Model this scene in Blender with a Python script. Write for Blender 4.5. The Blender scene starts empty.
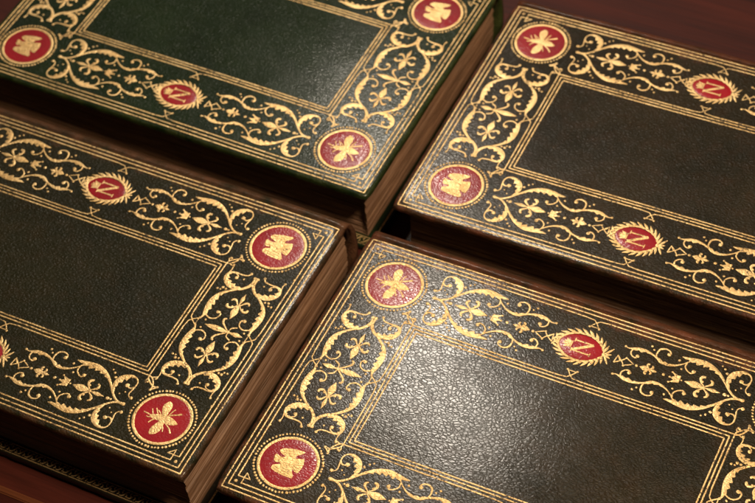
# Four gilt-tooled leather books lying on a mahogany table, seen close up.
import bpy, bmesh, math, random
from mathutils import Vector, Matrix, noise
from mathutils.geometry import tessellate_polygon

random.seed(7)
S = 0.1                      # one layout unit (short side between medallions) in metres
sc = bpy.context.scene
C = sc.collection

# ------------------------------------------------------------------ layout (layout units)
A_ = 0.876                   # medallion centre, long axis
B_ = 0.5                     # medallion centre, short axis
OU, OV = 1.0745, 0.7007      # outermost gold line
IU, IV = 0.7118, 0.3305      # outer line of the inner panel
EU, EV = 1.098, 0.722        # board edge (head/tail, fore-edge)
SV = 0.722                   # where the board meets the spine
H = 0.40                     # book thickness
TB = 0.038                   # board thickness
RM = 0.1275                  # medallion ring outer radius

DIG = {
  'L_v1': [[0.7206,0.0779,0.0038],[0.7072,0.0739,0.0051],[0.6882,0.0779,0.0108],[0.6671,0.0827,0.0192],[0.6445,0.0852,0.0186],[0.6228,0.0848,0.0127],[0.6001,0.0788,0.0093],[0.579,0.0692,0.0099],[0.5609,0.0595,0.0175],[0.5391,0.0545,0.0149],[0.5167,0.0569,0.0118],[0.4953,0.065,0.0078],[0.4698,0.0833,0.0057],[0.4509,0.1036,0.0051]],
  'L_c1': [[0.687,0.0759,0.0049],[0.6898,0.0564,0.0054],[0.6785,0.04,0.0049],[0.6627,0.0365,0.006],[0.6577,0.046,0.0057]],
  'L_c2': [[0.5839,0.0719,0.0044],[0.5886,0.0941,0.0058],[0.5823,0.1176,0.0069],[0.5625,0.1286,0.0064],[0.5417,0.1236,0.0049],[0.5341,0.1117,0.0049],[0.5387,0.1054,0.0057]],
  'L_big': [[0.4862,0.1173,0.003],[0.4546,0.1153,0.0172],[0.421,0.1166,0.0266],[0.3875,0.1178,0.0277],[0.355,0.1104,0.0223],[0.3274,0.0972,0.016],[0.3026,0.0782,0.0109],[0.2793,0.0539,0.0087],[0.2564,0.0285,0.0087],[0.2332,0.0093,0.0088],[0.2106,0.0004,0.0094],[0.1911,-0.0004,0.0108]],
  'L_c3': [[0.4555,0.0998,0.0048],[0.4589,0.0742,0.0053],[0.445,0.0557,0.0048],[0.4257,0.0485,0.0056],[0.4179,0.0579,0.0057]],
  'L_scr': [[0.2595,0.0319,0.0082],[0.2697,0.0569,0.0132],[0.2721,0.0837,0.0218],[0.2616,0.1091,0.0278],[0.2436,0.1265,0.0235],[0.2241,0.1373,0.0126],[0.2022,0.1337,0.0063],[0.19,0.1177,0.0055],[0.1889,0.0962,0.006],[0.1921,0.0742,0.0056],[0.1945,0.0543,0.0048],[0.186,0.0404,0.0043],[0.1763,0.0388,0.0043]],
  'L_ic': [[0.1901,0.0939,0.005],[0.1999,0.082,0.006],[0.2135,0.0814,0.0047],[0.2225,0.0875,0.004]],
  'L_balls': [[0.7206,0.0779],[0.6586,0.0474],[0.5397,0.1062],[0.4183,0.0601],[0.1893,-0.0008],[0.1751,0.0393],[0.2231,0.0885]],
  'L_dots': [[0.6191,0.1206],[0.6054,0.1052],[0.4914,0.0939],[0.4697,0.0539],[0.3193,0.1349],[0.3043,0.1234],[0.2898,0.104],[0.2318,0.0392],[0.2136,0.056]],
  'L_axis': [[0.6452,-0.0001],[0.5273,-0.0011],[0.4501,-0.0003],[0.2654,0.0011],[0.251,0.0004]],
  'L_tri': [[0.736,-0.0213],[0.7333,0.0193],[0.704,0.0035],[0.6941,0.0211],[0.6552,0.0004],[0.6951,-0.0205],[0.7158,0.0026]],
  'L_crown': [[0.461,0.0152],[0.4606,-0.0185],[0.4966,-0.0282],[0.481,-0.0113],[0.5005,-0.0032],[0.4813,0.0082],[0.4966,0.0254]],
  'L_lys': [[0.5872,0.0011],[0.626,-0.0008],[0.5576,0.0031],[0.5988,0.0231],[0.574,0.0218],[0.5932,-0.0225],[0.572,-0.0223]],
  'F_c': [[0.3538,0.0008]],
  'F_long': [[0.3567,0.0013,0.0048],[0.374,0.0038,0.0217],[0.3963,0.006,0.0307],[0.4166,0.0049,0.0183],[0.4366,0.0033,0.002]],
  'F_short': [[0.3482,0.0003,0.004],[0.3304,0.001,0.0119],[0.3143,0.0003,0.0166],[0.2977,-0.0013,0.0078],[0.2841,-0.0023,0.0015]],
  'F_c1': [[0.3538,0.005,0.0039],[0.371,0.0199,0.007],[0.3792,0.0372,0.0108],[0.3741,0.0501,0.0124],[0.3619,0.0524,0.0084]],
  'F_c2': [[0.3526,0.0073,0.005],[0.3382,0.0177,0.0078],[0.3288,0.0277,0.0109],[0.3296,0.0391,0.0098],[0.339,0.0457,0.0061]],
  'S_big': [[0.4868,0.1233,0.0027],[0.4632,0.1154,0.0102],[0.4331,0.116,0.0222],[0.3965,0.1182,0.0277],[0.3622,0.1155,0.0256],[0.3312,0.1056,0.0158],[0.3058,0.0827,0.0106],[0.2831,0.0544,0.0089],[0.2558,0.0233,0.0079]],
  'S_bigend': [[0.2823,0.0549,0.0079],[0.2646,0.0287,0.0082],[0.2428,0.0122,0.0087],[0.2207,0.0052,0.0091],[0.1988,0.0062,0.0094]],
  'S_c': [[0.4529,0.1086,0.0049],[0.4643,0.0821,0.0057],[0.4526,0.0563,0.0049],[0.4289,0.0494,0.0053],[0.4178,0.0586,0.0054]],
  'S_scr': [[0.2287,0.0032,0.0065],[0.2548,-0.0141,0.0079],[0.2735,-0.0443,0.017],[0.2728,-0.0829,0.0265],[0.2569,-0.1126,0.0252],[0.2331,-0.1268,0.0189],[0.209,-0.1219,0.0128],[0.1999,-0.1023,0.0076],[0.2003,-0.0719,0.0063],[0.1955,-0.0441,0.0059],[0.1819,-0.034,0.0058]],
  'S_br': [[0.2128,-0.129,0.0047],[0.1878,-0.1252,0.0046],[0.1728,-0.1279,0.0044]],
  'S_ic': [[0.2084,-0.1222,0.0051],[0.2041,-0.0972,0.0054],[0.2146,-0.0804,0.0049],[0.2254,-0.0823,0.0054]],
  'S_balls': [[0.4213,0.0643],[0.1972,0.0066],[0.1803,-0.0336],[0.1716,-0.1285],[0.2252,-0.0836]],
  'S_dots': [[0.308,0.1322],[0.2945,0.1119],[0.4783,0.0941],[0.2206,-0.0496],[0.2966,-0.0965],[0.3081,-0.1182],[0.1372,-0.1546]],
  'S_c2': [[0.509,0.0263,0.005],[0.5319,-0.002,0.0077],[0.5466,-0.017,0.0096],[0.5639,-0.0209,0.01],[0.5698,-0.0106,0.0076]],
  'S_c1': [[0.5115,0.0275,0.0041],[0.5309,0.0312,0.0062],[0.5398,0.0456,0.0075],[0.5448,0.055,0.0047]],
  'S_long': [[0.5089,0.0238,0.0042],[0.5086,-0.0036,0.0208],[0.5077,-0.0337,0.0261],[0.508,-0.0581,0.0178],[0.5093,-0.0861,0.0016]],
  'S_short': [[0.5076,0.0296,0.0043],[0.5034,0.0508,0.015],[0.5032,0.0681,0.023],[0.5039,0.0834,0.0124],[0.5049,0.0978,0.0016]],
  'S_fl': [[0.6613,0.0094],[0.5827,0.0042],[0.7168,0.0014],[0.3548,0.0023],[0.4319,0.0006],[0.2966,0.0024]],
  'bee_body': [[-0.0565,-0.0074,0.0088],[-0.0436,-0.0039,0.0213],[-0.0226,0.0004,0.0284],[0.0035,0.0034,0.0349],[0.029,0.0019,0.0365],[0.0514,0.0005,0.026],[0.071,0.0007,0.0036]],
  'bee_w1': [[0.0059,0.0044,0.0109],[-0.004,0.0296,0.0256],[-0.0094,0.0555,0.0367],[-0.0115,0.0758,0.0295],[-0.016,0.0866,0.0077]],
  'bee_w2': [[0.0035,0.0034,0.0117],[0.0044,-0.0263,0.0288],[-0.0011,-0.0545,0.0386],[-0.0092,-0.074,0.0268],[-0.0153,-0.0844,0.0064]],
  'bee_legs': [[[0.0159,0.0242,0.0059],[0.0416,0.0383,0.0072],[0.0648,0.0512,0.0085]],[[0.015,0.0204,0.005],[0.0225,0.0497,0.005],[0.0281,0.0613,0.0045]],[[0.0151,-0.0112,0.0048],[0.048,-0.0303,0.0058],[0.0658,-0.0502,0.0073]],[[0.0111,-0.0199,0.0042],[0.0256,-0.0414,0.0048],[0.0319,-0.0561,0.0043]],[[-0.0522,-0.002,0.0047],[-0.071,0.0003,0.0053],[-0.0895,0.0021,0.0047]],[[-0.0448,0.0012,0.0037],[-0.0563,0.0173,0.0048],[-0.0633,0.0291,0.0043]],[[-0.0194,0.0053,0.0042],[-0.0362,0.0212,0.0047],[-0.0489,0.0382,0.0048]],[[-0.0095,0.0096,0.0042],[-0.0254,0.0238,0.0048],[-0.0384,0.0322,0.0037]],[[-0.0503,-0.0103,0.0045],[-0.0602,-0.0147,0.0049],[-0.0693,-0.013,0.0034]],[[-0.026,-0.0095,0.0053],[-0.0374,-0.0216,0.0059],[-0.0457,-0.0378,0.0052]]],
  'eagle': [[-0.0619,0.0403],[-0.053,0.0581],[-0.0088,0.0719],[0.0453,0.0778],[0.0348,0.0602],[0.0162,0.0453],[0.0171,0.0318],[0.038,0.0364],[0.0552,0.0438],[0.0644,0.0141],[0.0637,-0.0077],[0.06,-0.0325],[0.0434,-0.0293],[0.0241,-0.0179],[0.0555,-0.0643],[0.0098,-0.0653],[-0.0258,-0.0618],[-0.0568,-0.0528],[-0.0564,-0.032],[-0.03,-0.0206],[-0.0314,-0.0108],[-0.0531,-0.0167],[-0.0637,-0.0109],[-0.0666,0.0017],[-0.0695,0.0231],[-0.0409,0.0146],[-0.02,0.0236],[-0.0478,0.0307]],
  'N_pts': [[-0.1281,0.0023],[-0.0471,0.0812],[0.0118,-0.0669],[0.0809,0.0129],[-0.1051,-0.0016],[0.0696,0.0216],[-0.039,0.0606],[0.0049,-0.0497],[-0.0696,0.01]],
  'N_let': [[-0.0452,0.0252],[0.0273,0.0253],[-0.047,-0.0157],[0.0232,0.0249],[-0.0476,-0.0248],[0.0328,-0.0156]],
  'N_bow': [[0.1162,0.0584],[0.1104,0.0187],[0.1227,-0.0063],[0.1157,-0.0428],[0.0774,-0.0591]],
  'knot': [[-0.0535,0.665],[-0.021,0.651],[0.0182,0.6261],[0.025,0.6705],[0.0009,0.6498],[-0.0139,0.6125],[-0.0232,0.6293],[0.0354,0.6714]],
  'icorner': [[-0.0024,0.0001],[-0.0267,-0.0173],[-0.0476,-0.0417],[-0.0603,-0.0402],[-0.0399,-0.0629],[-0.0319,-0.0371],[-0.0163,-0.0142],[-0.0009,-0.0356]],
  'ocorner': [[0.0324,0.0684],[0.0914,0.0708],[0.0678,0.1009],[0.0594,0.0673],[0.0645,0.037],[0.038,0.0469]],
}

# ------------------------------------------------------------------ material helpers
def new_mat(name):
    m = bpy.data.materials.new(name); m.use_nodes = True
    nt = m.node_tree
    b = nt.nodes['Principled BSDF']
    return m, nt, b

class NT:
    def __init__(s, nt): s.nt = nt
    def n(s, kind, **kw):
        x = s.nt.nodes.new(kind)
        for k, v in kw.items():
            if k.startswith('i_'): x.inputs[k[2:].replace('_', ' ')].default_value = v
            else: setattr(x, k, v)
        return x
    def l(s, a, b): s.nt.links.new(a, b)
    def math(s, op, a, b=None, c=None):
        x = s.nt.nodes.new('ShaderNodeMath'); x.operation = op
        for i, v in enumerate((a, b, c)):
            if v is None: continue
            if isinstance(v, (int, float)): x.inputs[i].default_value = v
            else: s.l(v, x.inputs[i])
        return x.outputs[0]
    def mix(s, fac, a, b):
        x = s.nt.nodes.new('ShaderNodeMix'); x.data_type = 'RGBA'
        for sock, v in ((x.inputs[0], fac), (x.inputs[6], a), (x.inputs[7], b)):
            if isinstance(v, (int, float)): sock.default_value = v
            elif isinstance(v, tuple): sock.default_value = v
            else: s.l(v, sock)
        return x.outputs[2]
    def ramp(s, v, pts):
        x = s.nt.nodes.new('ShaderNodeValToRGB'); s.l(v, x.inputs[0])
        e = x.color_ramp.elements
        while len(e) < len(pts): e.new(0.5)
        for q, (p, c) in zip(e, pts):
            q.position = p; q.color = c if isinstance(c, tuple) else (c, c, c, 1)
        return x.outputs[0]
    def noise(s, vec, scale, detail=3, rough=0.55):
        x = s.n('ShaderNodeTexNoise'); x.inputs['Scale'].default_value = scale
        x.inputs['Detail'].default_value = detail; x.inputs['Roughness'].default_value = rough
        s.l(vec, x.inputs['Vector']); return x
    def book_coords(s):
        # the object's own space, shifted per book so that no two books carry the same grain
        tc = s.n('ShaderNodeTexCoord'); oi = s.n('ShaderNodeObjectInfo')
        mul = s.n('ShaderNodeVectorMath', operation='MULTIPLY_ADD')
        s.l(oi.outputs['Location'], mul.inputs[0]); mul.inputs[1].default_value = (7.3, 5.1, 0.0)
        s.l(tc.outputs['Object'], mul.inputs[2])
        return tc.outputs['Object'], mul.outputs[0], oi

def grain(t, vec, scale, amount=0.0007):
    """pebbled goatskin: cracks between small irregular cushions"""
    nz = t.noise(vec, scale * 0.5, 3, 0.65)
    off = t.n('ShaderNodeVectorMath', operation='MULTIPLY_ADD')
    t.l(nz.outputs['Color'], off.inputs[0]); off.inputs[1].default_value = (1.5 / scale,) * 3
    t.l(vec, off.inputs[2])
    # the skin was stretched on the slant, so the cushions run long one way
    st = t.n('ShaderNodeMapping'); st.inputs['Rotation'].default_value = (0, 0, 0.6); st.inputs['Scale'].default_value = (0.72, 1.15, 1)
    wv = t.noise(vec, 55, 2); w2 = t.n('ShaderNodeVectorMath', operation='MULTIPLY_ADD')
    t.l(wv.outputs['Color'], w2.inputs[0]); w2.inputs[1].default_value = (0.006,) * 3; t.l(off.outputs[0], w2.inputs[2])
    t.l(w2.outputs[0], st.inputs[0]); off = st
    ve = t.n('ShaderNodeTexVoronoi', feature='DISTANCE_TO_EDGE'); ve.inputs['Scale'].default_value = scale * .8
    t.l(off.outputs[0], ve.inputs['Vector'])
    v2 = t.n('ShaderNodeTexVoronoi', feature='SMOOTH_F1'); v2.inputs['Scale'].default_value = scale * 1.5
    t.l(off.outputs[0], v2.inputs['Vector'])
    crack = t.ramp(ve.outputs['Distance'], [(0.0, 0.0), (0.14, 0.6), (0.40, 1.0)])
    fine = t.noise(vec, scale * 1.3, 4, 0.65)
    low = t.noise(vec, scale * 0.25, 2, 0.5)
    # the skin is coarser in some places than in others
    h = t.math('ADD', t.math('MULTIPLY', crack, t.math('ADD', low.outputs['Fac'], 0.45)), t.math('MULTIPLY', v2.outputs['Distance'], -0.55))
    h = t.math('ADD', h, t.math('MULTIPLY', fine.outputs['Fac'], 0.42))
    return h, crack

def leather(name, dark, light, brown, scale, bump=0.95, rough=(0.32, 0.52), spec=0.20, coat=0.42, cb=0.07, edge=True, gdist=0.0002):
    m, nt, b = new_mat(name); t = NT(nt)
    obj, vec, oi = t.book_coords()
    h, crack = grain(t, vec, scale)
    big = t.noise(vec, 22, 4, 0.6)
    med = t.noise(vec, 130, 3, 0.6)
    col = t.mix(t.ramp(big.outputs['Fac'], [(0.35, 0.0), (0.68, 1.0)]), dark, light)
    col = t.mix(t.math('MULTIPLY', t.ramp(med.outputs['Fac'], [(0.45, 0.0), (0.75, 1.0)]), 0.35), col, brown)
    if edge:
        # handled edges and the sunned spine side have gone brown
        sx = t.n('ShaderNodeSeparateXYZ'); t.l(obj, sx.inputs[0])
        au = t.math('ABSOLUTE', sx.outputs[0])
        du = t.math('SUBTRACT', au, (EU - 0.05) * S)
        dv = t.math('SUBTRACT', sx.outputs[1], (SV - 0.10) * S)
        dl = t.math('SUBTRACT', t.math('MULTIPLY', sx.outputs[1], -1), (EV - 0.035) * S)
        e1 = t.math('MULTIPLY', t.math('MAXIMUM', t.math('MAXIMUM', du, dl), 0.0), 1 / (0.05 * S))
        e2 = t.math('MULTIPLY', t.math('MAXIMUM', dv, 0.0), 1 / (0.13 * S))
        wear = t.math('ADD', t.math('MULTIPLY', e1, 0.45), t.math('MULTIPLY', e2, .62))
        wn = t.math('ADD', wear, t.math('MULTIPLY', t.math('SUBTRACT', med.outputs['Fac'], 0.5), 1.6))
        wn = t.ramp(t.math('MULTIPLY', wn, t.ramp(wear, [(0.0, 0.0), (0.12, 1.0)])), [(0.1, 0.0), (0.95, 1.0)])
        col = t.mix(wn, col, (0.115, 0.043, 0.023, 1))
    dv_ = t.n('ShaderNodeTexVoronoi', feature='F1'); dv_.inputs['Scale'].default_value = 150; t.l(vec, dv_.inputs['Vector'])
    ds = t.n('ShaderNodeSeparateColor'); t.l(dv_.outputs['Color'], ds.inputs[0])
    speck = t.math('MULTIPLY', t.math('LESS_THAN', dv_.outputs['Distance'], t.math('MULTIPLY', ds.outputs[1], 0.045)), t.math('GREATER_THAN', ds.outputs[0], 0.72))
    col = t.mix(t.math('MULTIPLY', speck, 0.55), col, (0.20, 0.17, 0.13, 1))     # specks of dust and lint
    tint = t.n('ShaderNodeMix', data_type='RGBA', blend_type='MULTIPLY'); tint.inputs[0].default_value = 1
    t.l(col, tint.inputs[6]); t.l(oi.outputs['Color'], tint.inputs[7])
    t.l(tint.outputs[2], b.inputs['Base Color'])
    r = t.n('ShaderNodeMapRange'); r.inputs['To Min'].default_value = rough[1]; r.inputs['To Max'].default_value = rough[0]
    t.l(t.math('ADD', t.math('MULTIPLY', crack, 0.7), t.math('MULTIPLY', t.math('SUBTRACT', med.outputs['Fac'], 0.4), 0.8)), r.inputs['Value'])
    t.l(r.outputs[0], b.inputs['Roughness'])
    b.inputs['Specular IOR Level'].default_value = spec
    bp = t.n('ShaderNodeBump'); bp.inputs['Strength'].default_value = bump; bp.inputs['Distance'].default_value = gdist
    t.l(h, bp.inputs['Height']); t.l(bp.outputs[0], b.inputs['Normal'])
    # the polished tops of the cushions, glazed by handling
    t.l(t.math('MULTIPLY', t.ramp(crack, [(0.05, 0.30), (0.7, 1.0)]), t.math('MULTIPLY', t.math('ADD', big.outputs['Fac'], 0.45), coat)), b.inputs['Coat Weight'])
    sm = t.noise(vec, 38, 4, 0.6)          # handling marks dull the glaze unevenly
    cr = t.n('ShaderNodeMapRange'); cr.inputs['From Min'].default_value = .3; cr.inputs['From Max'].default_value = .7
    cr.inputs['To Min'].default_value = 0.115; cr.inputs['To Max'].default_value = 0.185
    t.l(sm.outputs['Fac'], cr.inputs['Value']); t.l(cr.outputs[0], b.inputs['Coat Roughness'])
    b2 = t.n('ShaderNodeBump'); b2.inputs['Strength'].default_value = cb; b2.inputs['Distance'].default_value = gdist
    t.l(h, b2.inputs['Height']); t.l(b2.outputs[0], b.inputs['Coat Normal'])
    return m

GR = 850
M_leather = leather('green_goatskin', (0.0078, 0.0074, 0.0024, 1), (0.0170, 0.0138, 0.0048, 1), (0.030, 0.015, 0.005, 1), GR)
M_red = leather('red_leather_onlay', (0.20, 0.002, 0.008, 1), (0.31, 0.004, 0.012, 1), (0.14, 0.004, 0.008, 1), GR, bump=0.32, rough=(0.42, 0.55), spec=0.22, edge=False, coat=0.55, cb=0.12)
M_inner = leather('inner_leather', (0.012, 0.008, 0.005, 1), (0.022, 0.014, 0.008, 1), (0.02, 0.01, 0.006, 1), GR * 1.5, bump=0.4, edge=False)

def gold_mat(name, worn=0.42):
    m, nt, b = new_mat(name); t = NT(nt)
    obj, vec, oi = t.book_coords()
    h, crack = grain(t, vec, GR)
    n1 = t.noise(vec, 900, 3, 0.65); n2 = t.noise(vec, 60, 3, 0.6)
    col = t.mix(n2.outputs['Fac'], (0.74, 0.46, 0.165, 1), (0.92, 0.69, 0.36, 1))
    n4 = t.noise(vec, 140, 4, 0.6)
    col = t.mix(t.math('MULTIPLY', t.ramp(n4.outputs['Fac'], [(0.45, 0.0), (0.7, 1.0)]), 0.55), col, (0.50, 0.28, 0.085, 1))
    # rubbed: where the leaf has gone the leather shows
    k = t.math('ADD', n1.outputs['Fac'], t.math('MULTIPLY', t.math('SUBTRACT', n2.outputs['Fac'], 0.5), 0.35))
    k = t.math('ADD', k, t.math('MULTIPLY', t.math('SUBTRACT', crack, 0.75), 0.16))
    leaf = t.ramp(k, [(worn - 0.09, 0.0), (worn, 1.0)])
    leaf = t.math('MAXIMUM', leaf, 0.12)
    c2 = t.mix(leaf, (0.022, 0.016, 0.008, 1), col)
    t.l(c2, b.inputs['Base Color'])
    t.l(t.math('MULTIPLY', leaf, 0.74), b.inputs['Metallic'])
    r = t.n('ShaderNodeMapRange'); r.inputs['To Min'].default_value = 0.30; r.inputs['To Max'].default_value = 0.50
    t.l(n1.outputs['Fac'], r.inputs['Value']); t.l(r.outputs[0], b.inputs['Roughness'])
    bp = t.n('ShaderNodeBump'); bp.inputs['Strength'].default_value = 0.45; bp.inputs['Distance'].default_value = 0.00015
    t.l(h, bp.inputs['Height']); t.l(bp.outputs[0], b.inputs['Normal'])
    return m
M_gold = gold_mat('gold_leaf', 0.335)
M_gold_stamp = gold_mat('gold_leaf_stamp', 0.29)
M_gold_line = gold_mat('gold_leaf_fillet', 0.40)

def page_mat():
    m, nt, b = new_mat('aged_page_edges'); t = NT(nt)
    obj, vec, oi = t.book_coords()
    mp = t.n('ShaderNodeMapping'); mp.inputs['Scale'].default_value = (6, 6, 5200); t.l(vec, mp.inputs[0])
    n1 = t.noise(mp.outputs[0], 1.0, 4, 0.7)
    mp2 = t.n('ShaderNodeMapping'); mp2.inputs['Scale'].default_value = (12, 12, 1700); t.l(vec, mp2.inputs[0])
    n2 = t.noise(mp2.outputs[0], 1.0, 3, 0.6)
    n3 = t.noise(vec, 45, 3)
    f = t.math('ADD', t.math('MULTIPLY', n1.outputs['Fac'], 0.76), t.math('MULTIPLY', n2.outputs['Fac'], 0.24))
    col = t.ramp(f, [(0.36, (0.034, 0.017, 0.010, 1)), (0.5, (0.105, 0.058, 0.033, 1)), (0.66, (0.26, 0.17, 0.105, 1))])
    col = t.mix(t.math('MULTIPLY', n3.outputs['Fac'], 0.5), col, (0.26, 0.12, 0.055, 1))
    t.l(col, b.inputs['Base Color']); b.inputs['Roughness'].default_value = 0.5
    bp = t.n('ShaderNodeBump'); bp.inputs['Strength'].default_value = 0.6; bp.inputs['Distance'].default_value = 0.0003
    t.l(f, bp.inputs['Height']); t.l(bp.outputs[0], b.inputs['Normal'])
    return m
M_page = page_mat()

def wood_mat(name, dark, light, rough=0.32):
    m, nt, b = new_mat(name); t = NT(nt)
    tc = t.n('ShaderNodeTexCoord')
    mp = t.n('ShaderNodeMapping'); mp.inputs['Scale'].default_value = (6, 60, 60); mp.inputs['Rotation'].default_value = (0, 0, 0.05)
    t.l(tc.outputs['Object'], mp.inputs[0])
    n1 = t.noise(mp.outputs[0], 1.0, 5, 0.62); n1.inputs['Distortion'].default_value = 0.6
    mp2 = t.n('ShaderNodeMapping'); mp2.inputs['Scale'].default_value = (30, 900, 900); t.l(tc.outputs['Object'], mp2.inputs[0])
    n2 = t.noise(mp2.outputs[0], 1.0, 3, 0.6)
    f = t.math('ADD', t.math('MULTIPLY', n1.outputs['Fac'], 0.7), t.math('MULTIPLY', n2.outputs['Fac'], 0.3))
    t.l(t.ramp(f, [(0.35, dark), (0.65, light)]), b.inputs['Base Color'])
    r = t.n('ShaderNodeMapRange'); r.inputs['To Min'].default_value = rough - .06; r.inputs['To Max'].default_value = rough + .14
    t.l(n1.outputs['Fac'], r.inputs['Value']); t.l(r.outputs[0], b.inputs['Roughness'])
    b.inputs['Specular IOR Level'].default_value = 0.22
    bp = t.n('ShaderNodeBump'); bp.inputs['Strength'].default_value = 0.25; bp.inputs['Distance'].default_value = 0.0003
    t.l(n2.outputs['Fac'], bp.inputs['Height']); t.l(bp.outputs[0], b.inputs['Normal'])
    return m
M_wood = wood_mat('mahogany', (0.020, 0.0032, 0.0018, 1), (0.062, 0.0105, 0.0056, 1), .5)
M_strip = wood_mat('stringing_wood', (0.055, 0.016, 0.007, 1), (0.14, 0.045, 0.018, 1))

# ------------------------------------------------------------------ geometry helpers
def warp(u, v):
    """the boards are very slightly out of true"""
    return (0.0035 * math.sin(2.1 * u + 0.7) * math.cos(1.9 * v + 0.3) + 0.0012 * math.sin(5.3 * u - 3.1 * v)
            - 0.0030 * max(0.0, abs(v) - 0.45) ** 2 * 4
            - 0.0060 * math.exp(-((EU - abs(u)) ** 2 + (EV - abs(v)) ** 2) / 0.0016))

class Relief:
    """collects slightly domed gold shapes lying on the board (coordinates u, v in layout units)"""
    def __init__(s, base=0.0006): s.v = []; s.f = []; s.base = base; s.k = 0
    def z(s, u, v, dz): return H + s.base + warp(u, v) + dz
    def add(s, u, v, dz):
        s.v.append((u, v, s.z(u, v, dz))); return len(s.v) - 1
    def lift(s):
        s.k = (s.k + 1) % 40
        return s.k * 0.000035
    def strip(s, pts, step=0.0045, serr=0, dome=0.13, wscale=1.0):
        P = resample(pts, step); n = len(P); e = s.lift(); rows = []; run = 0.0
        for i, (x, y, w) in enumerate(P):
            a = P[max(i - 1, 0)]; b = P[min(i + 1, n - 1)]
            tx, ty = b[0] - a[0], b[1] - a[1]; L = math.hypot(tx, ty) or 1e-9
            nx, ny = -ty / L, tx / L
            if i: run += math.hypot(x - P[i-1][0], y - P[i-1][1])
            hl = hr = w * wscale / 2
            if serr and w > 0.0125:
                fr = (run / 0.031) % 1.0
                k = 1.55 - 1.15 * fr if fr > 0.14 else 0.40 + fr * 8.2
                if serr > 0: hl *= k
                else: hr *= k
            dz = min(dome * w, 0.0012)
            rows.append((s.add(x + nx * hl, y + ny * hl, e), s.add(x, y, e + dz), s.add(x - nx * hr, y - ny * hr, e)))
        for r0, r1 in zip(rows, rows[1:]):
            s.f.append((r0[0], r0[1], r1[1], r1[0])); s.f.append((r0[1], r0[2], r1[2], r1[1]))
    def ball(s, x, y, r, n=10):
        r *= .92
        e = s.lift(); c = s.add(x, y, e + min(0.16 * r, 0.0010))
        j = [1 + random.uniform(-.12, .12) for _ in range(n)]
        mid = [s.add(x + r * .62 * j[i] * math.cos(i * 2 * math.pi / n), y + r * .62 * j[i] * math.sin(i * 2 * math.pi / n), e + min(0.13 * r, 0.0008)) for i in range(n)]
        rim = [s.add(x + r * j[i] * math.cos(i * 2 * math.pi / n), y + r * j[i] * math.sin(i * 2 * math.pi / n), e) for i in range(n)]
        for i in range(n):
            k = (i + 1) % n
            s.f.append((c, mid[i], mid[k])); s.f.append((mid[i], rim[i], rim[k], mid[k]))
    def line(s, pts, w, step=0.02):
        s.strip([(x, y, w) for x, y in densify(pts, step)], step=None)
    def poly(s, pts, dz=0.0006):
        e = s.lift() + dz; b = len(s.v)
        for x, y in pts: s.add(x, y, e)
        for t in tessellate_polygon([[Vector((x, y, 0)) for x, y in pts]]):
            a = [pts[i] for i in t]
            ar = (a[1][0]-a[0][0])*(a[2][1]-a[0][1]) - (a[1][1]-a[0][1])*(a[2][0]-a[0][0])
            s.f.append(tuple(b + i for i in (t if ar > 0 else t[::-1])))
    def build(s, name, mat, parent, smooth=True):
        me = bpy.data.meshes.new(name)
        me.from_pydata([(x * S, y * S, z * S) for x, y, z in s.v], [], s.f)
        bm = bmesh.new(); bm.from_mesh(me); bm.normal_update()
        for f in bm.faces:
            if f.normal.z < 0: f.normal_flip()
            f.smooth = smooth
        bm.to_mesh(me); bm.free()
        return link(name, me, mat, parent)

def densify(pts, step):
    out = [pts[0]]
    for a, b in zip(pts, pts[1:]):
        n = max(1, int(math.dist(a, b) / step))
        for i in range(1, n + 1):
            out.append((a[0] + (b[0] - a[0]) * i / n, a[1] + (b[1] - a[1]) * i / n))
    return out

def resample(pts, step):
    if step is None: return [tuple(p) for p in pts]
    out = []
    n = len(pts)
    for i in range(n - 1):
        p0 = pts[max(i - 1, 0)]; p1 = pts[i]; p2 = pts[i + 1]; p3 = pts[min(i + 2, n - 1)]
        m = max(1, int(math.dist(p1[:2], p2[:2]) / step + .5))
        for k in range(m):
            t = k / m
            q = [0.5 * ((2 * p1[c]) + (-p0[c] + p2[c]) * t + (2 * p0[c] - 5 * p1[c] + 4 * p2[c] - p3[c]) * t * t + (-p0[c] + 3 * p1[c] - 3 * p2[c] + p3[c]) * t ** 3) for c in range(3)]
            q[2] = max(q[2], 0.0012); out.append(tuple(q))
    out.append(tuple(pts[-1]))
    return out

def link(name, me, mat, parent):
    me.materials.append(mat)
    o = bpy.data.objects.new(name, me); C.objects.link(o); o.parent = parent
    return o

def mesh_obj(name, verts, faces, mat, parent, smooth=False, bevel=0):
    me = bpy.data.meshes.new(name); me.from_pydata([tuple(c * S for c in v) for v in verts], [], faces)
    bm = bmesh.new(); bm.from_mesh(me)
    bmesh.ops.recalc_face_normals(bm, faces=bm.faces)
    for f in bm.faces: f.smooth = smooth
    bm.to_mesh(me); bm.free()
    return link(name, me, mat, parent)

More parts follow.
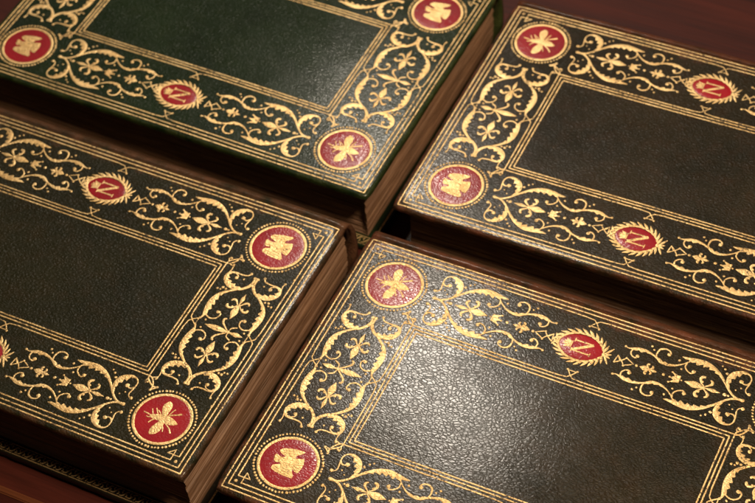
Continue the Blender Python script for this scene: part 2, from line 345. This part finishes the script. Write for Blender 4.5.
# ------------------------------------------------------------------ one book
def slab(name, z0, z1, mat, parent, wz):
    """a leather-covered board: rounded edges, finely divided so that it follows warp()"""
    r = 0.012
    def axis(lo, hi, n):
        a = [lo + (hi - lo) * i / n for i in range(n + 1)]
        return a
    us = axis(-EU + r, EU - r, 76); vs = axis(-EV + r, SV, 50)
    V = []; F = []; idx = {}
    ring = [(0, 0.0), (math.sin(.4) , 1 - math.cos(.4)), (math.sin(.8), 1 - math.cos(.8)), (math.sin(1.2), 1 - math.cos(1.2)), (1, 1)]
    def grid(top):
        g = []
        for i, u in enumerate(us):
            row = []
            for j, v in enumerate(vs):
                w = wz(u, v) if top else 0
                V.append((u, v, (z1 + w) if top else z0)); row.append(len(V) - 1)
            g.append(row)
        return g
    T = grid(True); Bm = grid(False)
    nu, nv = len(us), len(vs)
    for i in range(nu - 1):
        for j in range(nv - 1):
            F.append((T[i][j], T[i+1][j], T[i+1][j+1], T[i][j+1]))
            F.append((Bm[i][j+1], Bm[i+1][j+1], Bm[i+1][j], Bm[i][j]))
    loop = [(i, 0) for i in range(nu)] + [(nu - 1, j) for j in range(1, nv)] + [(i, nv - 1) for i in range(nu - 2, -1, -1)] + [(0, j) for j in range(nv - 2, 0, -1)]
    prev = [T[i][j] for i, j in loop]
    def outw(i, j):
        x = (i == nu - 1) - (i == 0); y = -(j == 0)
        l = math.hypot(x, y) or 1
        return x / l, y / l
    levels = [(s, z1, -q) for s, q in ring[1:]] + [(s, z0, q) for s, q in ring[:0:-1]]
    for s, zb, q in levels:
        cur = []
        for n, (i, j) in enumerate(loop):
            x, y = outw(i, j); u, v = us[i], vs[j]
            corner = math.exp(-((EU - abs(u)) ** 2 + (EV - abs(v)) ** 2) / 0.0012)
            rough = (0.0026 * noise.noise((u * 23, v * 23, z0 * 5)) + 0.0022 * noise.noise((u * 5, v * 5, z0 * 5 + 3)) - 0.007 * corner) * (1 if (x or y) else 0)
            w = wz(u, v) if zb == z1 else 0
            V.append((u + x * (r * s + rough), v + y * (r * s + rough), zb + w + q * r)); cur.append(len(V) - 1)
        for n in range(len(loop)):
            k = (n + 1) % len(loop)
            F.append((prev[n], prev[k], cur[k], cur[n]))
        prev = cur
    bl = [Bm[i][j] for i, j in loop]
    for n in range(len(loop)):
        k = (n + 1) % len(loop)
        F.append((prev[n], prev[k], bl[k], bl[n]))
    return mesh_obj(name, V, F, mat, parent, smooth=True)

def spine_mesh(parent):
    """the hollow leather back: shoulder, groove and rounded spine, open towards the leaves"""
    prof = [(SV - 0.002, -0.0008), (SV + 0.012, -0.0015), (SV + 0.024, -0.006), (SV + 0.038, -0.017), (SV + 0.052, -0.034), (SV + 0.066, -0.062),
            (SV + 0.080, -0.102), (SV + 0.088, -0.150), (SV + 0.091, -0.2)]
    prof = [(v, H + z) for v, z in prof]
    prof = prof + [(v, H - z) for v, z in prof[-2::-1]]
    th = 0.026
    nu = 90; V = []; F = []; P = len(prof)
    inner = []
    for i, (v, z) in enumerate(prof):
        a = prof[max(i - 1, 0)]; b = prof[min(i + 1, P - 1)]
        tv, tz = b[0] - a[0], b[1] - a[1]; L = math.hypot(tv, tz)
        nv_, nz_ = tz / L, -tv / L
        inner.append((v + nv_ * th, z + nz_ * th))
    full = prof + inner[::-1]; Q = len(full)
    for k in range(nu + 1):
        u = -EU + 0.006 + (2 * EU - 0.012) * k / nu
        for i, (v, z) in enumerate(full):
            j = 0.003 * noise.noise((u * 6, v * 14, z * 14)) + 0.0015 * noise.noise((u * 31, v * 40, z * 40))
            w = warp(u, SV) * max(0.0, 1 - (H - z) / 0.05) if z > H - .05 else 0
            V.append((u, v + (j if i < P else 0), z + w + (0.3 * j if 0 < i < P - 1 else 0)))
    for k in range(nu):
        for i in range(Q):
            n = (i + 1) % Q
            F.append((k * Q + i, k * Q + n, (k + 1) * Q + n, (k + 1) * Q + i))
    for i in range(P - 1):
        a, b = i, Q - 1 - i
        F.append((a, a + 1, b - 1, b))
        o = nu * Q
        F.append((o + a + 1, o + a, o + b, o + b - 1))
    return mesh_obj('spine', V, F, M_leather, parent, smooth=True)

def pages(parent):
    """text block: many leaves, gatherings standing slightly proud of one another"""
    su, sf = 0.043, 0.062
    z0, z1 = TB - 0.002, H - TB + 0.002
    nz = 110; V = []; F = []
    per = []
    U, Vf, Vs = EU - su, -(EV - sf), SV + 0.05
    n1, n2 = 40, 60
    for i in range(n1 + 1): per.append((U, Vs + (Vf - Vs) * i / n1, 1, 0))
    for i in range(1, n2 + 1): per.append((U - 2 * U * i / n2, Vf, 0, -1))
    for i in range(1, n1 + 1): per.append((-U, Vf + (Vs - Vf) * i / n1, -1, 0))
    L = len(per)
    rnd = random.Random(3); offs = []; g = 0.0
    for k in range(nz + 1):
        if k % 7 == 0: g = rnd.uniform(-0.004, 0.003)
        offs.append(g + rnd.uniform(-0.0022, 0.0018))
    for k in range(nz + 1):
        t = k / nz; z = z0 + (z1 - z0) * t
        hollow = -0.030 * (1 - (2 * t - 1) ** 2)          # the fore-edge is gently hollow
        for n, (u, v, x, y) in enumerate(per):
            o = offs[k] + 0.003 * noise.noise((u * 3, v * 3, k * 0.35)) + 0.0018 * noise.noise((u * 11, v * 11, k * 0.9))
            o += hollow if y else 0.15 * hollow
            zz = z + 0.004 * math.sin(3 * v + 2 * u) * math.sin(math.pi * t)
            V.append((u + x * o, v + y * o, zz))
    for k in range(nz):
        for n in range(L - 1):
            F.append((k * L + n, k * L + n + 1, (k + 1) * L + n + 1, (k + 1) * L + n))
        F.append((k * L + L - 1, k * L, (k + 1) * L, (k + 1) * L + L - 1))
    F.append(tuple(range(L))); F.append(tuple(nz * L + i for i in reversed(range(L))))
    return mesh_obj('page_block', V, F, M_page, parent)

def rect(u, v): return [(-u, -v), (u, -v), (u, v), (-u, v), (-u, -v)]

def frame_lines(parent):
    R = Relief()
    W = 0.0062
    def side(a, b): R.line([a, b], W)
    for off in (0.0, 0.0205):
        u, v = OU - off, OV - off
        for a, b in (((-u, -v), (u, -v)), ((u, -v), (u, v)), ((u, v), (-u, v)), ((-u, v), (-u, -v))):
            side(a, b)
    # third line of the outer frame: breaks at mid-side into a little crossed knot, turns in at the corners
    u3, v3 = OU - 0.041, OV - 0.041; g = 0.05
    c = 0.068; e = 0.094
    for su in (1, -1):
        for sv in (1, -1):
            m = lambda p: (su * p[0], sv * p[1])
            uu, vv = OU, OV
            R.line([m(p) for p in ((g, v3), (0.012, v3 - 0.004), (-0.004, v3 - 0.020), (-0.020, v3 - 0.042))], W * .8, 0.008)
            R.line([m(p) for p in ((g, v3), (uu - c, v3))], W)
            R.line([m(p) for p in ((uu - c, v3 + .002), (uu - c, vv - e), (uu - e, vv - c))], W * .8, 0.01)
            R.line([m(p) for p in ((u3, g), (u3 - 0.004, 0.012), (u3 - 0.020, -0.004), (u3 - 0.042, -0.020))], W * .8, 0.008)
            R.line([m(p) for p in ((u3, g), (u3, vv - c))], W)
            R.line([m(p) for p in ((u3 + .002, vv - c), (uu - e - .002, vv - c))], W * .8, 0.01)
            R.ball(su * (uu - 0.043), sv * (vv - 0.043), 0.0085)
    for s in (1, -1):
        R.line([(-0.024, s * (v3 - .040)), (0.024, s * (v3 - .040))], W * .7, .01)
        R.line([(s * (u3 - .040), -0.024), (s * (u3 - .040), 0.024)], W * .7, .01)
        for q in (-1, 1):
            R.ball(q * .021, s * (v3 - .043), .006); R.ball(s * (u3 - .043), q * .021, .006)
    # inner panel
    for i, off in enumerate((0.0, 0.0165, 0.033)):
        u, v = IU - off, IV - off
        for (a, b) in (((-u, -v), (u, -v)), ((u, -v), (u, v)), ((u, v), (-u, v)), ((-u, v), (-u, -v))):
            if i == 0:
                mid = ((a[0] + b[0]) / 2, (a[1] + b[1]) / 2); L = math.dist(a, b)
                dx, dy = (b[0] - a[0]) / L, (b[1] - a[1]) / L
                ox, oy = (dy, -dx)
                if ox * mid[0] + oy * mid[1] < 0: ox, oy = -ox, -oy
                for q, end in ((1, b), (-1, a)):
                    pt = lambda t, h: (mid[0] + dx * t * q + ox * h, mid[1] + dy * t * q + oy * h)
                    R.line([end, pt(g, 0)], W)
                    R.line([pt(g, 0), pt(0.012, 0.004), pt(-0.004, 0.020), pt(-0.020, 0.042)], W * .8, .008)
                    R.ball(*pt(0.021, 0.043), .006)
                R.line([pt(-.024, .040), pt(.024, .040)], W * .7, .01)
            else:
                R.line([a, b], W)
    # arrow-shaped finial at each panel corner
    for su in (1, -1):
        for sv in (1, -1):
            m = lambda p: (su * (IU + p[0]), sv * (IV + p[1]))
            K = lambda L: [m(p) + (w,) for p, w in L]
            R.strip(K([((0, 0), .006), ((.014, .004), .007), ((.028, .018), .007), ((.040, .040), .007), ((.041, .060), .007)]))
            R.strip(K([((0, 0), .006), ((.004, .014), .007), ((.018, .028), .007), ((.040, .041), .007), ((.060, .041), .007)]))
            R.line([m((.062, .040)), m((.040, .062))], .006, .01)
            R.ball(*m((.062, .040)), .007); R.ball(*m((.040, .062)), .007)
            R.strip(K([((.012, .006), .005), ((.028, -.002), .006), ((.034, .006), .005)])); R.ball(*m((.034, .004)), .006)
            R.strip(K([((.006, .012), .005), ((-.002, .028), .006), ((.006, .034), .005)])); R.ball(*m((.004, .034)), .006)
    return R

def fleur(R, fx, k=1.0, fat=1.08):
    """fleur-de-lis; local x runs along its long petal, fx maps local (x, y) to the cover"""
    c0 = 0.3538
    def mp(pts, sy):
        out = []
        for x, y, w in pts:
            X, Y = fx((x - c0) * k, y * sy * k); out.append((X, Y, w * k * fat))
        return out
    sym = lambda L: [(x, 0.0, w) for x, y, w in L]
    R.strip(mp(sym(DIG['F_long']), 1), .004); R.strip(mp(sym(DIG['F_short']), 1), .004)
    for sy in (1, -1):
        R.strip(mp(DIG['F_c1'], sy), .004); R.strip(mp(DIG['F_c2'], sy), .004)
        x, y = fx(0.0155 * k, 0.026 * sy * k); R.ball(x, y, .0062 * k * fat)
    R.ball(*fx(0, 0), .008 * k)

def scrolls(part):
    R = Relief()
    D = DIG
    # the four half-arms of each long side
    for sv in ([part[0]] if part[0] else []):
        for su in part[2]:
            for sy in (1, -1):
                def fx(x, y, sy=sy): return (su * (A_ - x), sv * B_ + sy * y)
                def mp(name): return [fx(p[0], p[1]) + (p[2],) for p in D[name]]
                flip = su * sy
                R.strip(mp('L_big'), serr=flip * SER, wscale=1.08)
                R.strip(mp('L_scr'), serr=flip * SER, wscale=1.08)
                v1 = mp('L_v1')
                R.strip(v1[:8], serr=flip * SER); R.strip(v1[7:], serr=flip * -SER)
                for nm in ('L_c1', 'L_c2', 'L_c3', 'L_ic'): R.strip(mp(nm), wscale=1.2)
                for (x, y), r in zip(D['L_balls'], (.0065, .0095, .0095, .0095, .0095, .0085, .0105)): R.ball(*fx(x, max(y, 0)), r)
                for (x, y), r in zip(D['L_dots'], (.006, .005, .006, .0055, .0045, .0055, .007, .004, .004)): R.ball(*fx(x, y), r)
            def ax(x, y): return (su * (A_ - x), sv * B_ + y)
            for (x, y), r in zip(D['L_axis'], (.007, .0075, .0045, .009, .0055)): R.ball(*ax(x, 0), r)
            fleur(R, lambda x, y: ax(0.3538 + x, y))
            fleur(R, lambda x, y: ax(0.590 + x, y), 0.50, 1.7)
            cr = D['L_crown']; R.poly([ax(x, y) for x, y in cr])
            for x, y in ((.4966, .0254), (.5005, -.0015), (.4966, -.0282)): R.ball(*ax(x, y), .0052)
            R.line([ax(.4605, .019), ax(.4605, -.019)], .008, .01)
            # interlaced strapwork beside the wreath
            for L in (((.738, -.021), (.733, .021), (.7105, 0), (.738, -.021)), ((.7105, 0), (.694, .0205), (.657, 0), (.695, -.0205), (.7105, 0)), ((.733, .021), (.716, -.002))):
                R.line([ax(*p) for p in L], .0052, .012)
            R.ball(*ax(.6955, .0215), .0055); R.ball(*ax(.6955, -.0215), .0055)
    # the two half-arms of each short side
    for su in ([part[1]] if part[1] else []):
        for sv in (1, -1):
            for sy in (1, -1):
                def fx(x, y, sy=sy): return (su * (A_ + sy * y), sv * (B_ - x))
                def mp(name): return [fx(p[0], p[1]) + (p[2],) for p in D[name]]
                flip = -su * sv * sy
                big = mp('S_big')[:8] + mp('S_bigend')[1:]
                R.strip(big, serr=flip * SER, wscale=1.08)
                flipy = lambda nm: [fx(p[0], -p[1]) + (p[2],) for p in D[nm]]
                R.strip(flipy('S_scr'), serr=flip * SER, wscale=1.08)
                R.strip(mp('S_c'), wscale=1.2)
                for nm in ('S_br', 'S_ic'): R.strip(flipy(nm))
                for (x, y), r in zip([D['S_balls'][0]] + [(x, abs(y)) for x, y in D['S_balls'][1:]], (.0095, .009, .0075, .0065, .0095)): R.ball(*fx(x, y), r)
                for (x, y), r in zip(D['S_dots'], (.006, .0075, .0055, .005, .006, .005, .0055)): R.ball(*fx(x, abs(y)), r)
            fleur(R, lambda x, y: (su * A_ + y, sv * (B_ - (0.356 + x))), .95)
        # centre flower, its long petal towards the panel
        def cx(x, y): return (su * (A_ + y), x)
        for sv in (1, -1):
            for nm in ('S_c2', 'S_c1'):
                R.strip([cx(sv * (p[0] - .508), p[1]) + (p[2],) for p in D[nm]])
        for nm in ('S_long', 'S_short'):
            R.strip([cx(0, p[1]) + (p[2],) for p in D[nm]])
        R.ball(*cx(0, .027), .009)
    return R
SER = -1

def medallion(su, sv, kind, parent):
    cx, cy = su * A_, sv * B_
    # red onlay disc
    n = 72; V = [(cx, cy, H + 0.0019 + warp(cx, cy))]; F = []
    rads = [(.03, .0019), (.06, .0018), (.09, .0017), (.112, .0015), (.1195, .0010), (.122, .0002)]
    for r, z in rads:
        for i in range(n):
            a = i * 2 * math.pi / n; u, v = cx + r * math.cos(a), cy + r * math.sin(a)
            V.append((u, v, H + z + warp(u, v)))
    for i in range(n):
        k = (i + 1) % n
        F.append((0, 1 + i, 1 + k))
        for q in range(len(rads) - 1):
            a = 1 + q * n; b = a + n
            F.append((a + i, b + i, b + k, a + k))
    med = mesh_obj('medallion', V, F, M_red, parent, smooth=True)
    R = Relief(0.0016)
    ring = [(cx + .1215 * math.cos(a), cy + .1215 * math.sin(a), .0125) for a in [i * 2 * math.pi / 96 for i in range(97)]]
    R.strip(ring, step=None, dome=.16)
    for i in range(60):
        a = i * 2 * math.pi / 60 + random.uniform(-.012, .012); r = .1405 + random.uniform(-.001, .001)
        R.ball(cx + r * math.cos(a), cy + r * math.sin(a), .0058 * random.uniform(.8, 1.2), 8)
    R.build('beaded_ring', M_gold, med)
    E = Relief(0.0024)
    if kind == 'bee':
        sh = lambda L: [(cx + x, cy + y, w) for x, y, w in L]
        for nm in ('bee_w1', 'bee_w2'): E.strip(sh(DIG[nm]), .006, wscale=1.05)
        E.strip(sh(DIG['bee_body']), .006)
        for L in DIG['bee_legs']: E.strip(sh(L), .006)
    else:
        # spread wings, tail and turned head, with raised feather ribs
        k = .96
        E.poly([(cx + x * k, cy + y * k) for x, y in smooth_poly(DIG['eagle'])])
        E.k = 20
        for x0, y0, x1, y1 in ((-.048, .050, .034, .070), (-.040, .040, .026, .058), (-.010, .034, .012, .044),
                               (-.050, -.046, .046, -.060), (-.048, -.036, .034, -.047), (-.020, -.026, .026, -.033),
                               (.022, .010, .052, .036), (.024, .004, .060, .012), (.024, -.002, .060, -.008), (.022, -.008, .054, -.026)):
            E.strip([(cx + x0 * k, cy + y0 * k, .004), (cx + (x0 + x1) / 2 * k, cy + (y0 + y1) / 2 * k, .009), (cx + x1 * k, cy + y1 * k, .003)], .006, dome=.16)
        E.strip([(cx - .045, cy - .002, .010), (cx - .022, cy, .020), (cx + .002, cy + .001, .024), (cx + .022, cy + .002, .010)], .005, dome=.10)
        E.strip([(cx - .044, cy - .003, .010), (cx - .055, cy, .014), (cx - .062, cy + .010, .010), (cx - .064, cy + .018, .004)], .004, dome=.12)
    E.build('gilt_' + kind, M_gold_stamp, med)

def smooth_poly(p):
    out = []
    n = len(p)
    for i in range(n):
        a, b, c = p[i - 1], p[i], p[(i + 1) % n]
        out.append((b[0] * .8 + a[0] * .2, b[1] * .8 + a[1] * .2)); out.append((b[0] * .8 + c[0] * .2, b[1] * .8 + c[1] * .2))
    return out

def emblem(sv, parent):
    """red oval with a crowned letter inside a laurel wreath, head towards -u"""
    cy = sv * B_; cx = -0.0155
    def lens(t, a, b):       # pointed oval
        x = math.cos(t); y = math.sin(t)
        return (cx + a * x, cy + b * y * (1 - 0.10 * x * x))
    n = 48
    V = [(cx, cy, H + 0.0017 + warp(cx, cy))]; F = []
    rads = [(.5, .0017), (.9, .0015), (1.0, .0003)]
    for r, z in rads:
        for i in range(n):
            u, v = lens(i * 2 * math.pi / n, .095 * r, .064 * r); V.append((u, v, H + z + warp(u, v)))
    for i in range(n):
        k = (i + 1) % n; F.append((0, 1 + i, 1 + k))
        for q in range(2):
            a = 1 + q * n; b = a + n; F.append((a + i, b + i, b + k, a + k))
    em = mesh_obj('emblem', V, F, M_red, parent, smooth=True)
    W = Relief(0.0014)
    for s in (1, -1):
        path = [lens(s * t, .100, .075) for t in [0.10 + i * (math.pi - .12) / 40 for i in range(41)]]
        W.strip([(x, y, .0055) for x, y in path], step=None)
        m = 12
        for i in range(m):
            t = 0.16 + i * (math.pi - .22) / (m - 1)
            x, y = lens(s * t, .100, .075); x2, y2 = lens(s * (t + .05), .100, .075)
            L = math.hypot(x2 - x, y2 - y); tx, ty = (x2 - x) / L, (y2 - y) / L
            ox, oy = (x - cx) / .100, (y - cy) / .066; l = math.hypot(ox, oy); ox, oy = ox / l, oy / l
            for q, ln, ww in ((.50, .042, .0120), (-.32, .036, .0090)):
                dx, dy = tx + ox * q, ty + oy * q; l = math.hypot(dx, dy); dx, dy = dx / l, dy / l
                W.strip([(x, y, .003), (x + dx * ln * .45, y + dy * ln * .45, ww), (x + dx * ln, y + dy * ln, .0015)], .005)
    bx = cx + .104
    for ang, ln in ((-56, .052), (-20, .030), (20, .030), (56, .052)):
        a = math.radians(ang)
        W.strip([(bx, cy, .006), (bx + .55 * ln * math.cos(a), cy + .55 * ln * math.sin(a), .010), (bx + ln * math.cos(a), cy + ln * math.sin(a), .003)], .006)
    W.ball(bx, cy, .012)
    W.build('laurel_wreath', M_gold, em)
    N = Relief(0.0022)
    x0, x1 = -.048, .034; h = .0275
    for pts, w in (([(x0, h), (x1, h)], .0070), ([(x0, -h), (x1, -h)], .0070), ([(x0, -h), (x1, h)], .0130)):
        N.line([(a, cy + b) for a, b in pts], w, .01)
    for x, y in ((x0, h), (x0, -h), (x1, -h)):
        N.line([(x, cy + y - .010), (x, cy + y + .010)], .0045, .006)
    N.build('letter', M_gold, em)
    K = Relief(0.0022)
    K.poly([(-.060, cy + .017), (-.074, cy + .020), (-.086, cy + .024), (-.079, cy + .011), (-.094, cy + .009), (-.081, cy + .003), (-.097, cy), (-.081, cy - .003), (-.094, cy - .009), (-.079, cy - .011), (-.086, cy - .024), (-.074, cy - .020), (-.060, cy - .017)])
    K.line([(-.056, cy - .018), (-.056, cy + .018)], .0055, .01)
    K.build('crown', M_gold, em)

def turn_in(parent):
    """tooled gold roll on the inner edge of the lower board, outside the leaves"""
    R = Relief(); R.z = lambda u, v, dz: TB + 0.0006 + dz
    def roll(fx, L):
        w0, w1 = 0.006, 0.050
        for q in (w0, w1): R.line([fx(-L, q), fx(L, q)], .0042, .03)
        p = 0.040; n = int(2 * L / p)
        for i in range(n):
            x = -L + (i + .5) * p; s = 1 if i % 2 else -1; m = .028
            c = lambda P: [fx(x + a * s, m + b * s) + (w,) for a, b, w in P]
            R.strip(c([(-.020, -.014, .003), (-.008, -.013, .006), (.002, 0, .0065), (.010, .012, .006), (.019, .012, .003)]), .006)
            R.strip(c([(-.008, .014, .004), (-.014, .006, .0055), (-.008, -.002, .004)]), .005)
            R.strip(c([(.008, -.014, .004), (.014, -.006, .0055), (.008, .002, .004)]), .005)
            R.ball(*fx(x - .014 * s, m + .014), .0035, 7); R.ball(*fx(x + .018 * s, m - .013), .0035, 7)
    roll(lambda x, q: (x, -EV + q + .004), EU - .012)
    R.line([(EU - .012, -EV + .02), (EU - .012, SV - .01)], .008, .03)
    R.build('tooled_border', M_gold_line, parent)

BOOK_GROUP = 'leather bound books of one set lying on the table'
def make_book():
    root = bpy.data.objects.new('leather_book', None); C.objects.link(root)
    root.empty_display_size = .02
    top = slab('cover_board', H - TB, H, M_leather, root, warp)
    top['label'] = 'gold tooled upper board with red medallions'
    frame_lines(top).build('frame_lines', M_gold_line, top)
    for part in ((1, 0, (1,)), (1, 0, (-1,)), (-1, 0, (1,)), (-1, 0, (-1,)), (0, 1, ()), (0, -1, ())): scrolls(part).build('scrollwork', M_gold, top)
    low = slab('cover_board', 0.0, TB, M_inner, root, lambda u, v: 0)
    low['label'] = 'lower board with a narrow tooled gold edge'
    turn_in(low)
    spine_mesh(root); pages(root)
    for su, sv, kind in ((-1, 1, 'bee'), (1, 1, 'eagle'), (1, -1, 'bee'), (-1, -1, 'eagle')):
        medallion(su, sv, kind, root)
    emblem(1, root); emblem(-1, root)
    return root

def copy_tree(o, parent=None):
    c = o.copy(); C.objects.link(c)
    if parent: c.parent = parent
    for ch in [x for x in o.children if x.name in kids]: copy_tree(ch, c)
    return c

proto = make_book()
kids = {o.name for o in bpy.data.objects}

# where the four books lie: centre, turn, and how their upper boards stand (height, slope along and across)
BOOKS = [
    ((0.0, 0.0, 0.0), (0.0, 0.0, 0.0), (1.1, 0.98, 0.9, 1), 'dark leather book in the right foreground with a pale glare across its centre panel'),
    ((-2.30226, -0.02100, -0.01332), (0.03019, 0.00731, 0.00574), (0.88, 1.04, 1.0, 1), 'dark leather book at lower left, gold roll showing along the edge of its lower board'),
    ((-2.30348, 1.64873, -0.01222), (0.00481, -0.0080, 0.0005), (0.40, 1.35, 0.72, 1), 'greenest leather book, at upper left, with a bright pinkish bee medallion at its near corner'),
    ((0.00255, 1.65415, -0.00100), (-0.01357, 0.0120, 0.0030), (1.15, 1.0, 1.0, 1), 'charcoal leather book at upper right beside the bare red wooden table top'),
]
def all_below(o):
    r = [o]
    for c in o.children: r += all_below(c)
    return r
for i, ((x, y, rz), (e0, e1, e2), col, label) in enumerate(BOOKS):
    b = proto if i == 0 else copy_tree(proto)
    rest = abs(e1) * 1.1 + abs(e2) * .73
    b.location = (x * S, y * S, rest * S)
    b.rotation_euler = (math.atan(e2), -math.atan(e1), rz)
    b.scale = (1, 1, (H + e0 - rest) / H)
    b['label'] = label; b['category'] = 'book'; b['group'] = BOOK_GROUP
    for o in all_below(b):
        if o.name.split('.')[0] in ('cover_board', 'spine') and o.type == 'MESH': o.color = col

# ------------------------------------------------------------------ the table
def box_bm(bm, x0, x1, y0, y1, z0, z1):
    r = bmesh.ops.create_cube(bm, size=1)
    for v in r['verts']:
        v.co = Vector(((x0 + x1) / 2 + v.co.x * (x1 - x0), (y0 + y1) / 2 + v.co.y * (y1 - y0), (z0 + z1) / 2 + v.co.z * (z1 - z0))) * S
bm = bmesh.new(); box_bm(bm, -9, 6, -9, 9, -.35, -.004)
bmesh.ops.bevel(bm, geom=bm.edges[:], offset=.002, segments=3, affect='EDGES')
me = bpy.data.meshes.new('table_top'); bm.to_mesh(me); bm.free()
table = link('table_top', me, M_wood, None)
table['kind'] = 'structure'; table['label'] = 'polished reddish brown mahogany table top under the books'; table['category'] = 'table'
bm = bmesh.new(); box_bm(bm, -8, 5, -.905, -.872, -.0055, .007)
bmesh.ops.bevel(bm, geom=bm.edges[:], offset=.0006, segments=3, affect='EDGES')
me = bpy.data.meshes.new('bead_moulding'); bm.to_mesh(me); bm.free()
link('bead_moulding', me, M_strip, table)

# ------------------------------------------------------------------ camera (solved from the photograph)
R3 = [[0.899721, 0.43225, -0.06052], [0.295492, -0.705286, -0.644404], [-0.321228, 0.5619, -0.762287]]
cam_pos = Vector((1.62683, -3.99816, 6.29484 + H)) * S
cd = bpy.data.cameras.new('camera'); cam = bpy.data.objects.new('camera', cd); C.objects.link(cam)
M = Matrix.Identity(4)
for r in range(3):
    M[r][0] = R3[0][r]; M[r][1] = -R3[1][r]; M[r][2] = -R3[2][r]; M[r][3] = cam_pos[r]
cam.matrix_world = M
cd.lens = 89.742; cd.sensor_width = 36; cd.clip_start = .01; cd.clip_end = 50
cd.dof.use_dof = True; cd.dof.focus_distance = 0.757; cd.dof.aperture_fstop = 17
sc.camera = cam

# ------------------------------------------------------------------ lamps of the room
def lamp(name, pos, target, power, size, color, size_y=None, spread=180):
    ld = bpy.data.lights.new(name, 'AREA'); ld.energy = power; ld.color = color
    ld.size = size
    if size_y: ld.shape = 'RECTANGLE'; ld.size_y = size_y
    else: ld.shape = 'DISK'
    ld.spread = math.radians(spread)
    o = bpy.data.objects.new(name, ld); C.objects.link(o)
    p = Vector(pos) * S; o.location = p
    o.rotation_euler = (Vector(target) * S - p).to_track_quat('-Z', 'Y').to_euler()
    return o
def mirror(u, v, d, dist):
    return (u + d[0] * dist, v + d[1] * dist, H + d[2] * dist)
WARM = (1.0, .775, .53)
PALE = (1.0, .89, .75)
lamp('ceiling_lamp', mirror(-.66, .13, (-.273, .534, .80), 16), (-.5, .3, H), 5.8, .11, PALE)
lamp('ceiling_lamp', mirror(-1.04, 1.17, (-.335, .585, .74), 16), (-1.1, .9, H), 2.1, .08, PALE)
lamp('ceiling_lamp', (2.9, -.95, 8.8), (-.4, .4, H), 11.0, .15, WARM)

w = bpy.data.worlds.new('World'); sc.world = w; w.use_nodes = True
bg = w.node_tree.nodes['Background']; bg.inputs[0].default_value = (1.0, .72, .48, 1); bg.inputs[1].default_value = 0.02

sc.view_settings.view_transform = 'Standard'; sc.view_settings.look = 'None'
sc.view_settings.exposure = 0; sc.view_settings.gamma = 1
sc.cycles.max_bounces = 6
